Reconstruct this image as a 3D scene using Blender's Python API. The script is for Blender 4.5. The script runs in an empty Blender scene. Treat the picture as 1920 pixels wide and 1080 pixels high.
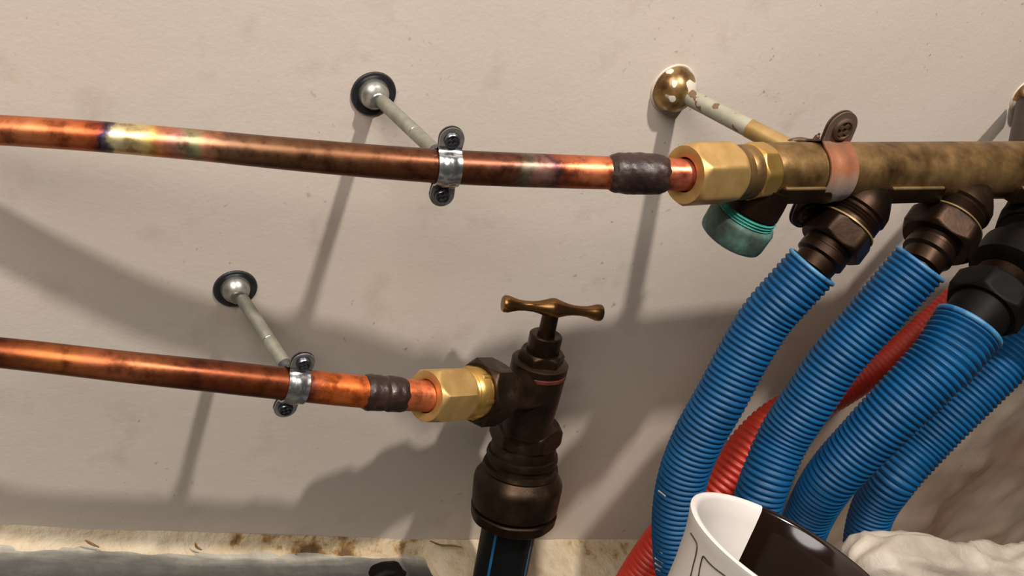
import bpy, bmesh, math, random
from mathutils import Vector, Matrix, noise
random.seed(7)
S = bpy.context.scene
COL = S.collection

# ------------------------------------------------------------------ camera, light, exposure
F = 1750.0                       # focal length in pixels of a 1920 wide frame
D = 0.626                        # camera to wall
def _n(v): return Vector(v).normalized()
_nw = _n((-900, 1350, -F))                      # into the wall, in camera axes (right, up, back)
_up = -_n((-1000, (900*-1000 - F*F)/1350, -F))  # world up in camera axes
_x = _nw.cross(_up).normalized()
M3 = Matrix((_x, _nw, _up))                     # camera axes -> world
CAM = Vector((0, -D, 0))
cd = bpy.data.cameras.new('camera'); cam = bpy.data.objects.new('camera', cd); COL.objects.link(cam)
cam.matrix_world = Matrix.Translation(CAM) @ M3.to_4x4()
cd.sensor_width = 36; cd.lens = 36*F/1920; cd.clip_start = 0.01; cd.clip_end = 50
S.camera = cam

w = bpy.data.worlds.new('world'); S.world = w; w.use_nodes = True
bgn = w.node_tree.nodes['Background']; bgn.inputs[0].default_value = (1.0, 0.93, 0.85, 1); bgn.inputs[1].default_value = 0.025

def area(name, loc, target, size, energy, color, shape='DISK'):
    ld = bpy.data.lights.new(name, 'AREA'); ld.shape = shape; ld.size = size; ld.energy = energy; ld.color = color
    o = bpy.data.objects.new(name, ld); COL.objects.link(o); o.location = loc
    o.rotation_euler = (Vector(target) - Vector(loc)).to_track_quat('-Z', 'Y').to_euler()
    return o
area('ceiling_lamp', (0.52, -0.85, 1.3), (0.3, 0, -0.4), 0.07, 33.0, (1.0, 0.935, 0.87))
area('fill_light', (-0.95, -1.0, 1.5), (0.0, 0, -0.3), 1.5, 54.0, (1.0, 0.94, 0.87))  # broad soft fill, added to stand in for the room's ambient light
S.view_settings.view_transform = 'Standard'; S.view_settings.look = 'None'
S.view_settings.gamma = 1; S.view_settings.use_curve_mapping = False
S.view_settings.exposure = 0.0

# ------------------------------------------------------------------ helpers
def at(x, y, d=None, z=None):
    """point seen at pixel x, y at distance d in front of the wall, or at depth z"""
    r = M3 @ Vector(((x-960)/F, (540-y)/F, -1))
    if z is None: z = (D - d)/r.y
    return CAM + r*z
def depth(p): return (M3.transposed() @ (p-CAM)).z * -1
def px(n, p): return n*depth(p)/F              # n pixels at point p, in metres
def clin(c):
    c = c/255.0
    return c/12.92 if c <= 0.04045 else ((c+0.055)/1.055)**2.4
def rgb(r, g, b): return (clin(r), clin(g), clin(b), 1)
def interp(x, tab):
    if x <= tab[0][0]: return tab[0][1]
    for (a, b), (c, e) in zip(tab, tab[1:]):
        if x <= c: return b + (e-b)*(x-a)/(c-a)
    return tab[-1][1]

class MB:
    def __init__(s): s.v = []; s.f = []; s.m = []; s.uv = {}
    def add(s, vs, fs, mi=0):
        o = len(s.v); s.v += [Vector(v) for v in vs]
        for f in fs: s.f.append(tuple(i+o for i in f)); s.m.append(mi)
        return o
    def build(s, name, mats, parent=None, origin=None, sharp=35, smooth=True):
        if not isinstance(mats, (list, tuple)): mats = [mats]
        if parent is not None: org = parent.matrix_world.translation if False else Vector(parent['_o'])
        else:
            org = Vector(origin) if origin is not None else sum(s.v, Vector())/len(s.v)
        me = bpy.data.meshes.new(name)
        me.from_pydata([v-org for v in s.v], [], s.f)
        for m in mats: me.materials.append(m)
        me.polygons.foreach_set('material_index', s.m)
        if s.uv:
            ul = me.uv_layers.new(name='along')
            for l in me.loops: ul.data[l.index].uv = s.uv.get(l.vertex_index, (0, 0))
        bm = bmesh.new(); bm.from_mesh(me)
        bmesh.ops.recalc_face_normals(bm, faces=bm.faces); bm.to_mesh(me); bm.free()
        if smooth:
            me.polygons.foreach_set('use_smooth', [True]*len(me.polygons))
            me.set_sharp_from_angle(angle=math.radians(sharp))
        o = bpy.data.objects.new(name, me); COL.objects.link(o)
        if parent is not None: o.parent = parent
        else: o.location = org
        o['_o'] = tuple(org)
        return o
def tag(o, label, cat, group=None):
    o['label'] = label; o['category'] = cat
    if group: o['group'] = group
    return o
def thing(name, loc, label, cat, group=None):
    o = bpy.data.objects.new(name, None); COL.objects.link(o); o.location = loc; o.empty_display_size = 0.01
    o['_o'] = tuple(loc); return tag(o, label, cat, group)
def struct(o): o['kind'] = 'structure'; return o

def frame(a, hint=None):
    """axis a -> (a, e1 towards the camera-side hint, e2)"""
    a = a.normalized()
    h = hint if hint is not None else Vector((0, 0, 1))
    e1 = (h - a*h.dot(a)).normalized(); return a, e1, a.cross(e1)
def ringfaces(r0, r1, n): return [(r0+i, r0+(i+1) % n, r1+(i+1) % n, r1+i) for i in range(n)]
def lathe(mb, A, B, prof, seg=48, cap=True, mi=0, rfun=None, e=None):
    """prof: (t along A-B in 0..1, radius in metres); rfun(theta, r, t) may alter it"""
    a, e1, e2 = frame(B-A, e)
    rings = []
    for (t, r) in prof:
        P = A + (B-A)*t; vs = []
        for i in range(seg):
            th = 2*math.pi*i/seg; rr = rfun(th, r, t) if rfun else r
            vs.append(P + (e1*math.cos(th) + e2*math.sin(th))*rr)
        rings.append(mb.add(vs, []))
    for q, w_ in zip(rings, rings[1:]):
        for f in ringfaces(q, w_, seg): mb.f.append(f); mb.m.append(mi)
    if cap:
        mb.f.append(tuple(rings[0]+i for i in range(seg))[::-1]); mb.m.append(mi)
        mb.f.append(tuple(rings[-1]+i for i in range(seg))); mb.m.append(mi)
    return rings
def hexnut(mb, A, B, R, ch=0.10, phase=0.0, hole=0.0, sides=6, mi=0, depthhole=0.3):
    """chamfered hexagon from A to B, corner radius R; phase turns a corner away from the camera"""
    a = (B-A).normalized(); toc = (CAM-(A+B)/2); e1 = (toc - a*toc.dot(a)).normalized()
    ap = R*math.cos(math.pi/sides); st = 2*math.pi/sides
    def rf(th, r, t):
        q = (th-phase) % st
        return min(ap/math.cos(q-st/2), r)
    L = (B-A).length; c = min(ch*R*1.6/L, 0.3)
    prof = [(0, ap*0.985)] + [(c*k/4, ap*0.985+(R*1.0-ap*0.985)*k/4) for k in (1, 2, 3, 4)]
    prof += [(1-c*k/4, ap*0.985+(R-ap*0.985)*k/4) for k in (4, 3, 2, 1)] + [(1, ap*0.985)]
    if hole:
        pre = [(depthhole, hole), (0.0, hole), (0.0, hole*1.001)]
        a_, e1_, e2_ = frame(B-A, e1)
        lathe(mb, A, B, [(depthhole, hole*0.6), (depthhole, hole), (0.012, hole), (0, hole+0.0008)] + prof, 72, False, mi,
              lambda th, r, t, h=hole: r if r <= h+0.001 else rf(th, r, t), e1)
        n = len(mb.v)-72; mb.f.append(tuple(n+i for i in range(72))); mb.m.append(mi)
    else:
        lathe(mb, A, B, prof, 72, True, mi, rf, e1)
def catmull(pts, n):
    out = []; P = [2*pts[0]-pts[1]] + list(pts) + [2*pts[-1]-pts[-2]]
    for i in range(1, len(P)-2):
        for k in range(n):
            t = k/n; a, b, c, d_ = P[i-1], P[i], P[i+1], P[i+2]
            out.append(0.5*((2*b)+(c-a)*t+(2*a-5*b+4*c-d_)*t*t+(3*b-a-3*c+d_)*t**3))
    out.append(pts[-1].copy()); return out
def resample(pts, rads, step):
    L = [0]
    for p, q in zip(pts, pts[1:]): L.append(L[-1]+(q-p).length)
    n = max(2, int(L[-1]/step)); out = []; rr = []; ss = []; j = 0
    for i in range(n+1):
        s = L[-1]*i/n
        while j < len(L)-2 and L[j+1] < s: j += 1
        t = (s-L[j])/max(1e-9, L[j+1]-L[j]); out.append(pts[j].lerp(pts[j+1], t)); rr.append(rads[j]+(rads[j+1]-rads[j])*t); ss.append(s)
    return out, rr, ss
def sweep(mb, pts, rads, seg=40, cap=True, mi=0, uv=False, us=None, disp=None, hint=None):
    n = len(pts); rings = []
    T = [(pts[min(i+1, n-1)]-pts[max(i-1, 0)]).normalized() for i in range(n)]
    h = hint if hint is not None else Vector((0, 0, 1))
    e1 = (h - T[0]*h.dot(T[0])).normalized()
    for i in range(n):
        e1 = (e1 - T[i]*e1.dot(T[i])).normalized(); e2 = T[i].cross(e1); vs = []
        for k in range(seg):
            th = 2*math.pi*k/seg; r = rads[i]
            if disp: r += disp(i, th, pts[i])
            vs.append(pts[i]+(e1*math.cos(th)+e2*math.sin(th))*r)
        o = mb.add(vs, []); rings.append(o)
        if uv:
            for k in range(seg): mb.uv[o+k] = (us[i], abs(1-2*k/seg))
    for q, w_ in zip(rings, rings[1:]):
        for f in ringfaces(q, w_, seg): mb.f.append(f); mb.m.append(mi)
    if cap:
        mb.f.append(tuple(rings[0]+i for i in range(seg))[::-1]); mb.m.append(mi)
        mb.f.append(tuple(rings[-1]+i for i in range(seg))); mb.m.append(mi)
    return rings
def box(mb, C, ex, ey, ez, bev=0.0, mi=0):
    """box with half axes ex, ey, ez (vectors), edges bevelled"""
    bm = bmesh.new(); bmesh.ops.create_cube(bm, size=2)
    lx, ly, lz = ex.length, ey.length, ez.length
    for v in bm.verts: v.co = Vector((v.co.x*lx, v.co.y*ly, v.co.z*lz))
    if bev: bmesh.ops.bevel(bm, geom=bm.edges[:], offset=bev, segments=2, profile=0.5, affect='EDGES')
    R_ = Matrix((ex.normalized(), ey.normalized(), ez.normalized())).transposed()
    bm.verts.index_update()
    mb.add([C + R_ @ v.co for v in bm.verts], [tuple(v.index for v in f.verts) for f in bm.faces], mi); bm.free()

# ------------------------------------------------------------------ materials
def newmat(name):
    m = bpy.data.materials.new(name); m.use_nodes = True; nt = m.node_tree
    return m, nt, nt.nodes['Principled BSDF']
def ramp(nt, stops, interp_='LINEAR'):
    r = nt.nodes.new('ShaderNodeValToRGB'); cr = r.color_ramp; cr.interpolation = interp_
    while len(cr.elements) > 1: cr.elements.remove(cr.elements[-1])
    cr.elements[0].position = stops[0][0]; cr.elements[0].color = stops[0][1]
    for p, c in stops[1:]:
        e = cr.elements.new(p); e.color = c
    return r
def noisenode(nt, scale, detail=4, rough=0.55, vec=None, dist=0.0):
    n = nt.nodes.new('ShaderNodeTexNoise'); n.inputs['Scale'].default_value = scale
    n.inputs['Detail'].default_value = detail; n.inputs['Roughness'].default_value = rough; n.inputs['Distortion'].default_value = dist
    if vec is None:
        tc = nt.nodes.get('TC') or nt.nodes.new('ShaderNodeTexCoord'); tc.name = 'TC'; vec = tc.outputs['Object']
    nt.links.new(vec, n.inputs['Vector']); return n
def bump(nt, b, height, strength, distance):
    bp = nt.nodes.new('ShaderNodeBump'); bp.inputs['Strength'].default_value = strength; bp.inputs['Distance'].default_value = distance
    nt.links.new(height, bp.inputs['Height'])
    prev = b.inputs['Normal'].links
    if prev: nt.links.new(prev[0].from_socket, bp.inputs['Normal'])
    nt.links.new(bp.outputs['Normal'], b.inputs['Normal'])
def mix(nt, fac, c1, c2, mode='MIX'):
    m = nt.nodes.new('ShaderNodeMix'); m.data_type = 'RGBA'; m.blend_type = mode
    for i, v in ((0, fac), (6, c1), (7, c2)):
        if hasattr(v, 'is_output') or hasattr(v, 'links'): nt.links.new(v, m.inputs[i])
        else: m.inputs[i].default_value = v
    return m.outputs[2]
def noisy(name, stops, scale, metallic=0.0, rough=0.5, bstr=0.0, bscale=None, rvar=0.0, detail=5, coat=0.0, spec=0.5, bdist=0.0006):
    m, nt, b = newmat(name)
    n = noisenode(nt, scale, detail, 0.6); r = ramp(nt, stops); nt.links.new(n.outputs['Fac'], r.inputs['Fac'])
    nt.links.new(r.outputs['Color'], b.inputs['Base Color'])
    b.inputs['Metallic'].default_value = metallic; b.inputs['Roughness'].default_value = rough
    b.inputs['Specular IOR Level'].default_value = spec
    if coat: b.inputs['Coat Weight'].default_value = coat; b.inputs['Coat Roughness'].default_value = 0.12
    if rvar:
        n2 = noisenode(nt, scale*2.3, 3); mr = nt.nodes.new('ShaderNodeMapRange'); mr.inputs[1].default_value = 0.3; mr.inputs[2].default_value = 0.7
        mr.inputs[3].default_value = rough-rvar; mr.inputs[4].default_value = rough+rvar
        nt.links.new(n2.outputs['Fac'], mr.inputs[0]); nt.links.new(mr.outputs[0], b.inputs['Roughness'])
    if bstr: bump(nt, b, noisenode(nt, bscale or scale*6, 4).outputs['Fac'], bstr, bdist)
    return m

def wall_material():
    m, nt, b = newmat('painted_plaster')
    big = noisenode(nt, 4.0, 4, 0.5); r = ramp(nt, [(0.3, rgb(203, 191, 178)), (0.7, rgb(210, 197, 186))]); nt.links.new(big.outputs['Fac'], r.inputs['Fac'])
    col = r.outputs['Color']
    st = noisenode(nt, 16.0, 6, 0.6); sr = ramp(nt, [(0.56, (0, 0, 0, 1)), (0.70, (1, 1, 1, 1))]); nt.links.new(st.outputs['Fac'], sr.inputs['Fac'])
    stm = nt.nodes.new('ShaderNodeMath'); stm.operation = 'MULTIPLY'; nt.links.new(sr.outputs['Color'], stm.inputs[0]); stm.inputs[1].default_value = 0.22
    col = mix(nt, stm.outputs[0], col, rgb(140, 122, 98))
    sp = noisenode(nt, 120.0, 3, 0.5); spr = ramp(nt, [(0.66, (0, 0, 0, 1)), (0.70, (1, 1, 1, 1))]); nt.links.new(sp.outputs['Fac'], spr.inputs['Fac'])
    gate = ramp(nt, [(0.5, (0, 0, 0, 1)), (0.6, (1, 1, 1, 1))]); g2 = noisenode(nt, 7.0, 2); nt.links.new(g2.outputs['Fac'], gate.inputs['Fac'])
    spm = nt.nodes.new('ShaderNodeMath'); spm.operation = 'MULTIPLY'; nt.links.new(spr.outputs['Color'], spm.inputs[0]); nt.links.new(gate.outputs['Color'], spm.inputs[1])
    spm2 = nt.nodes.new('ShaderNodeMath'); spm2.operation = 'MULTIPLY'; nt.links.new(spm.outputs[0], spm2.inputs[0]); spm2.inputs[1].default_value = 0.45
    col = mix(nt, spm2.outputs[0], col, rgb(105, 86, 62))
    # painted shade and some brown stain on the bare lower right of the wall
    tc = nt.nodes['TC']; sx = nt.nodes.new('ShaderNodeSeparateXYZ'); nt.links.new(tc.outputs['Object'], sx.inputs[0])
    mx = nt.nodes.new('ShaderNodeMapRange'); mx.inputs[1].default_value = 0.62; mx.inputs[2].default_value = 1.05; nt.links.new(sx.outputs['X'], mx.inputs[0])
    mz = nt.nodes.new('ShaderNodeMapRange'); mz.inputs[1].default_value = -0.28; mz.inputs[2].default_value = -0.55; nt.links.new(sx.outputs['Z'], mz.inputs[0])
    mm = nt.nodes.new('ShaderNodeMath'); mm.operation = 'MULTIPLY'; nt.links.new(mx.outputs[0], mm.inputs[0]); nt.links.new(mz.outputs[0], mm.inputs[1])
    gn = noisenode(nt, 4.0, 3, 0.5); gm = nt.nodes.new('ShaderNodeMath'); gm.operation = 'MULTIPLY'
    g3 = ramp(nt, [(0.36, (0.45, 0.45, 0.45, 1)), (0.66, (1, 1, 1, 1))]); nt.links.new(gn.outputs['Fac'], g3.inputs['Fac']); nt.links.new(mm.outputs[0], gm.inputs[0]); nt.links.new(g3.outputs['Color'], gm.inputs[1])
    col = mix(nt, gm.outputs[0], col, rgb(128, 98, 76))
    nt.links.new(col, b.inputs['Base Color'])
    b.inputs['Roughness'].default_value = 0.62; b.inputs['Specular IOR Level'].default_value = 0.25
    bump(nt, b, noisenode(nt, 260.0, 3, 0.6).outputs['Fac'], 0.28, 0.0006)
    bump(nt, b, noisenode(nt, 45.0, 4, 0.5).outputs['Fac'], 0.22, 0.0015)
    return m

def copper_material(name, stops, streak=0.75):
    """colour runs along the pipe (uv x), broken up by noise; copper scale and heat tints"""
    m, nt, b = newmat(name)
    uv = nt.nodes.new('ShaderNodeUVMap'); uv.uv_map = 'along'
    sx = nt.nodes.new('ShaderNodeSeparateXYZ'); nt.links.new(uv.outputs[0], sx.inputs[0])
    n1 = noisenode(nt, 85.0, 5, 0.62)
    ad = nt.nodes.new('ShaderNodeMath'); ad.operation = 'MULTIPLY_ADD'; nt.links.new(n1.outputs['Fac'], ad.inputs[0]); ad.inputs[1].default_value = 0.05; nt.links.new(sx.outputs['X'], ad.inputs[2])
    sb = nt.nodes.new('ShaderNodeMath'); sb.operation = 'SUBTRACT'; nt.links.new(ad.outputs[0], sb.inputs[0]); sb.inputs[1].default_value = 0.025
    r = ramp(nt, stops); nt.links.new(sb.outputs[0], r.inputs['Fac'])
    n2 = noisenode(nt, 80.0, 6, 0.65); r2 = ramp(nt, [(0.36, (0.32, 0.22, 0.18, 1)), (0.50, (0.86, 0.8, 0.76, 1)), (0.60, (1, 1, 1, 1)), (0.72, (1.0, 1.0, 1.0, 1))]); nt.links.new(n2.outputs['Fac'], r2.inputs['Fac'])
    col = mix(nt, streak, r.outputs['Color'], r2.outputs['Color'], 'MULTIPLY')
    nt.links.new(col, b.inputs['Base Color'])
    b.inputs['Metallic'].default_value = 0.82
    mr = nt.nodes.new('ShaderNodeMapRange'); mr.inputs[1].default_value = 0.3; mr.inputs[2].default_value = 0.7; mr.inputs[3].default_value = 0.28; mr.inputs[4].default_value = 0.46
    nt.links.new(n2.outputs['Fac'], mr.inputs[0]); nt.links.new(mr.outputs[0], b.inputs['Roughness'])
    bump(nt, b, noisenode(nt, 120.0, 4).outputs['Fac'], 0.15, 0.0006)
    return m

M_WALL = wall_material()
def plaster_material():
    m, nt, b = newmat('rough_cream_plaster'); n = noisenode(nt, 30, 6, 0.62); tc = nt.nodes['TC']
    sx = nt.nodes.new('ShaderNodeSeparateXYZ'); nt.links.new(tc.outputs['Object'], sx.inputs[0])
    g = ramp(nt, [(0.0, (0, 0, 0, 1)), (0.12, (0.45, 0.45, 0.45, 1)), (0.22, (0.35, 0.35, 0.35, 1)), (0.30, (1, 1, 1, 1)), (0.42, (1, 1, 1, 1)), (0.48, (0.1, 0.1, 0.1, 1)), (0.60, (0.75, 0.75, 0.75, 1)), (0.75, (0.2, 0.2, 0.2, 1)), (1, (0.25, 0.25, 0.25, 1))])
    mr = nt.nodes.new('ShaderNodeMapRange'); mr.inputs[1].default_value = 1.27; mr.inputs[2].default_value = 1.60; nt.links.new(sx.outputs['X'], mr.inputs[0]); nt.links.new(mr.outputs[0], g.inputs['Fac'])
    ad = nt.nodes.new('ShaderNodeMath'); ad.operation = 'MULTIPLY_ADD'; nt.links.new(g.outputs['Color'], ad.inputs[0]); ad.inputs[1].default_value = -0.21; nt.links.new(n.outputs['Fac'], ad.inputs[2])
    r = ramp(nt, [(0.24, rgb(104, 76, 46)), (0.31, rgb(156, 122, 78)), (0.36, rgb(190, 168, 134)), (0.5, rgb(204, 186, 158)), (0.8, rgb(212, 200, 180))])
    nt.links.new(ad.outputs[0], r.inputs['Fac']); nt.links.new(r.outputs['Color'], b.inputs['Base Color']); b.inputs['Roughness'].default_value = 0.85
    bump(nt, b, noisenode(nt, 120, 4).outputs['Fac'], 0.9, 0.003); return m
M_PLASTER = plaster_material()
M_GREY = noisy('grey_screed', [(0.3, rgb(72, 70, 66)), (0.55, rgb(98, 96, 92)), (0.75, rgb(120, 118, 112))], 30, 0, 0.9, 0.6, 160, bdist=0.002)
def greybank():
    m, nt, b = newmat('dust_edged_screed'); tc = nt.nodes.new('ShaderNodeTexCoord'); tc.name = 'TC'
    sx = nt.nodes.new('ShaderNodeSeparateXYZ'); nt.links.new(tc.outputs['Object'], sx.inputs[0])
    mp_ = nt.nodes.new('ShaderNodeMapping'); mp_.inputs['Scale'].default_value = (6, 40, 20); nt.links.new(tc.outputs['Object'], mp_.inputs['Vector'])
    n = noisenode(nt, 1.0, 5, 0.6, mp_.outputs['Vector'])
    ad = nt.nodes.new('ShaderNodeMath'); ad.operation = 'MULTIPLY_ADD'; nt.links.new(n.outputs['Fac'], ad.inputs[0]); ad.inputs[1].default_value = 0.045; nt.links.new(sx.outputs['Y'], ad.inputs[2])
    mr = nt.nodes.new('ShaderNodeMapRange'); mr.inputs[1].default_value = -0.018; mr.inputs[2].default_value = 0.014; nt.links.new(ad.outputs[0], mr.inputs[0])
    g = noisenode(nt, 60, 5, 0.6)
    r = ramp(nt, [(0.0, rgb(70, 68, 64)), (0.45, rgb(96, 93, 87)), (0.7, rgb(136, 132, 122)), (0.9, rgb(186, 180, 166))]); nt.links.new(mr.outputs[0], r.inputs['Fac'])
    gr = ramp(nt, [(0.3, (0.7, 0.7, 0.7, 1)), (0.7, (1, 1, 1, 1))]); nt.links.new(g.outputs['Fac'], gr.inputs['Fac'])
    nt.links.new(mix(nt, 1.0, r.outputs['Color'], gr.outputs['Color'], 'MULTIPLY'), b.inputs['Base Color']); b.inputs['Roughness'].default_value = 0.9
    bump(nt, b, noisenode(nt, 160, 4).outputs['Fac'], 0.5, 0.002); return m
M_GREYBANK = greybank()
M_DUST = noisy('dusty_screed', [(0.3, rgb(120, 116, 108)), (0.6, rgb(172, 168, 158)), (0.8, rgb(222, 218, 208))], 22, 0, 0.9, 0.5, 140, bdist=0.002)
M_ZINC = noisy('zinc_plate', [(0.3, rgb(150, 150, 150)), (0.7, rgb(214, 214, 214))], 90, 0.95, 0.24, 0.10, 260, 0.06)
M_SATIN = noisy('satin_zinc', [(0.3, rgb(150, 149, 142)), (0.7, rgb(188, 186, 180))], 70, 0.85, 0.36, 0.1, 260, 0.08)
M_ZINCDULL = noisy('dull_zinc', [(0.3, rgb(128, 126, 114)), (0.7, rgb(164, 162, 148))], 60, 0.6, 0.42, 0.15, 300, 0.05)
M_STEELDK = noisy('dark_steel_rim', [(0.3, rgb(60, 62, 66)), (0.7, rgb(92, 94, 98))], 60, 0.85, 0.38)
M_STEELMID = noisy('grey_screw_steel', [(0.3, rgb(95, 98, 104)), (0.7, rgb(140, 142, 146))], 120, 0.95, 0.28)
M_BRASS = noisy('new_brass', [(0.3, rgb(188, 150, 92)), (0.7, rgb(212, 174, 112))], 50, 0.75, 0.46, 0.08, 300, 0.05)
M_BRASSSH = noisy('polished_brass', [(0.3, rgb(200, 152, 76)), (0.7, rgb(228, 186, 108))], 40, 0.9, 0.32)
M_OLDBRASS = noisy('tarnished_brass', [(0.28, rgb(56, 40, 25)), (0.42, rgb(106, 80, 48)), (0.58, rgb(140, 110, 70)), (0.75, rgb(158, 128, 86))], 34, 0.82, 0.46, 0.25, 200, 0.08)
M_BROWNSHADE = noisy('brown_shaded_brass', [(0.3, rgb(28, 17, 10)), (0.6, rgb(52, 34, 20)), (0.8, rgb(78, 56, 34))], 40, 0.8, 0.44, 0.25, 220)  # brown brass, darkened further with the shade under the manifold
M_EDGE = noisy('pale_brass_edge', [(0.3, rgb(118, 96, 60)), (0.7, rgb(160, 138, 96))], 60, 0.6, 0.45)  # paler brass, also carries the painted highlight of the manifold ledges
M_BRONZE = noisy('dark_bronze', [(0.3, rgb(36, 25, 17)), (0.6, rgb(62, 46, 32)), (0.8, rgb(104, 90, 70))], 38, 0.8, 0.40, 0.3, 180, 0.08)
M_BLACKBR = noisy('blackened_bronze', [(0.3, rgb(7, 5, 4)), (0.7, rgb(17, 13, 10))], 40, 0.0, 0.55, 0.2, 200, spec=0.10)
M_HANDLE = noisy('rubbed_bronze', [(0.3, rgb(112, 80, 46)), (0.7, rgb(152, 112, 68))], 50, 0.9, 0.30, 0.06, 300)
M_REDRUB = noisy('red_fibre', [(0.3, rgb(64, 22, 16)), (0.7, rgb(92, 32, 22))], 80, 0, 0.6)
M_VERD = noisy('verdigris', [(0.3, rgb(46, 50, 40)), (0.48, rgb(62, 84, 74)), (0.6, rgb(80, 112, 102)), (0.78, rgb(88, 168, 156))], 50, 0.15, 0.7, 0.6, 180)
M_TEAL = noisy('teal_copper_salts', [(0.3, rgb(18, 92, 82)), (0.6, rgb(44, 138, 124)), (0.8, rgb(150, 200, 186))], 60, 0.1, 0.7, 0.5, 200)
M_RUST = noisy('rusty_band', [(0.32, rgb(150, 74, 34)), (0.45, rgb(160, 96, 62)), (0.55, rgb(150, 134, 124)), (0.75, rgb(168, 160, 154))], 34, 0.4, 0.55, 0.4, 200)
def rust_band():
    m, nt, b = newmat('rusty_band'); n = noisenode(nt, 60, 5, 0.6); tc = nt.nodes['TC']
    sx = nt.nodes.new('ShaderNodeSeparateXYZ'); nt.links.new(tc.outputs['Object'], sx.inputs[0])
    mr = nt.nodes.new('ShaderNodeMapRange'); mr.inputs[1].default_value = -0.045; mr.inputs[2].default_value = 0.045; nt.links.new(sx.outputs['Z'], mr.inputs[0])
    ma = nt.nodes.new('ShaderNodeMath'); ma.operation = 'MULTIPLY_ADD'; nt.links.new(n.outputs['Fac'], ma.inputs[0]); ma.inputs[1].default_value = 0.3; nt.links.new(mr.outputs[0], ma.inputs[2])
    r = ramp(nt, [(0.25, rgb(70, 58, 50)), (0.38, rgb(120, 112, 106)), (0.55, rgb(150, 142, 140)), (0.70, rgb(150, 120, 104)), (0.80, rgb(150, 94, 62)), (0.90, rgb(136, 84, 58)), (0.98, rgb(112, 90, 74)), (1.0, rgb(100, 82, 70))])
    nt.links.new(ma.outputs[0], r.inputs['Fac']); nt.links.new(r.outputs['Color'], b.inputs['Base Color'])
    b.inputs['Metallic'].default_value = 0.35; b.inputs['Roughness'].default_value = 0.55
    bump(nt, b, noisenode(nt, 220, 4).outputs['Fac'], 0.4, 0.0006); return m
M_RUST = rust_band()
M_RUSTDK = noisy('rusted_brown_steel', [(0.3, rgb(58, 42, 32)), (0.7, rgb(104, 80, 62))], 50, 0.5, 0.55, 0.3, 200)
M_BRAZE = noisy('burnt_flux_scale', [(0.3, rgb(34, 20, 17)), (0.55, rgb(50, 33, 28)), (0.70, rgb(66, 46, 38)), (0.8, rgb(140, 78, 48))], 60, 0.2, 0.42, 0.45, 150, 0.1, bdist=0.0015)
M_BLUE = noisy('blue_polythene', [(0.3, rgb(0, 60, 100)), (0.7, rgb(0, 76, 122))], 40, 0, 0.55, 0.1, 200, 0.06, spec=0.35)
M_BLUELIP = noisy('scuffed_blue_polythene', [(0.3, rgb(20, 84, 134)), (0.7, rgb(84, 138, 172))], 60, 0, 0.5)
M_RED = noisy('red_polythene', [(0.3, rgb(178, 36, 22)), (0.7, rgb(204, 58, 36))], 40, 0, 0.45, 0.1, 200)
M_BLACK = noisy('black_polythene', [(0.3, rgb(8, 9, 11)), (0.7, rgb(11, 12, 14))], 40, 0, 0.45, spec=0.25)
M_STRIPE = noisy('blue_stripe', [(0.3, rgb(16, 78, 120)), (0.7, rgb(26, 98, 144))], 60, 0, 0.4)
M_WHITE = noisy('white_glaze', [(0.3, rgb(196, 188, 182)), (0.7, rgb(204, 197, 191))], 20, 0, 0.38, 0)
M_DARKGLAZE = noisy('dark_brown_glaze', [(0.3, rgb(20, 10, 6)), (0.7, rgb(30, 15, 10))], 30, 0, 0.15)
M_INK = noisy('brown_ink', [(0.3, rgb(52, 36, 28)), (0.7, rgb(70, 50, 40))], 200, 0, 0.4)
M_PAINT = noisy('old_white_paint', [(0.3, rgb(196, 180, 166)), (0.7, rgb(212, 200, 188))], 60, 0, 0.5, 0.3, 200)
def spotted(name, stops, scale, white, thr, metallic, rough):
    m, nt, b = newmat(name); n = noisenode(nt, scale, 4); r = ramp(nt, stops); nt.links.new(n.outputs['Fac'], r.inputs['Fac'])
    n2 = noisenode(nt, scale*1.7, 1.5, 0.4); r2 = ramp(nt, [(thr, (0, 0, 0, 1)), (thr+0.02, (1, 1, 1, 1))]); nt.links.new(n2.outputs['Fac'], r2.inputs['Fac'])
    nt.links.new(mix(nt, r2.outputs['Color'], r.outputs['Color'], white), b.inputs['Base Color'])
    iv = nt.nodes.new('ShaderNodeMath'); iv.operation = 'MULTIPLY_ADD'; nt.links.new(r2.outputs['Color'], iv.inputs[0]); iv.inputs[1].default_value = -metallic; iv.inputs[2].default_value = metallic
    nt.links.new(iv.outputs[0], b.inputs['Metallic']); b.inputs['Roughness'].default_value = rough
    bump(nt, b, r2.outputs['Color'], 0.3, 0.0006)
    return m
M_OLDROSE = spotted('paint_splashed_brass', [(0.38, rgb(96, 66, 40)), (0.6, rgb(176, 146, 92))], 40, rgb(204, 194, 180), 0.53, 0.7, 0.34)
M_OLDROD = spotted('grey_painted_rod', [(0.3, rgb(140, 136, 118)), (0.7, rgb(160, 156, 138))], 75, rgb(104, 78, 58), 0.625, 0.1, 0.5)
M_RODBRASS = spotted('brown_stained_brass', [(0.3, rgb(148, 116, 62)), (0.7, rgb(176, 146, 96))], 60, rgb(78, 42, 24), 0.68, 0.5, 0.42)
def bag_material():
    m, nt, b = newmat('white_plastic_film')
    n = noisenode(nt, 18, 5); r = ramp(nt, [(0.3, rgb(142, 132, 120)), (0.7, rgb(168, 158, 145))]); nt.links.new(n.outputs['Fac'], r.inputs['Fac'])
    nt.links.new(r.outputs['Color'], b.inputs['Base Color']); b.inputs['Roughness'].default_value = 0.55
    b.inputs['Subsurface Weight'].default_value = 0.2; b.inputs['Subsurface Radius'].default_value = (0.01, 0.009, 0.008)
    bump(nt, b, noisenode(nt, 60, 4, 0.55, dist=1.0).outputs['Fac'], 0.35, 0.004); return m
M_BAG = bag_material()

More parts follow.
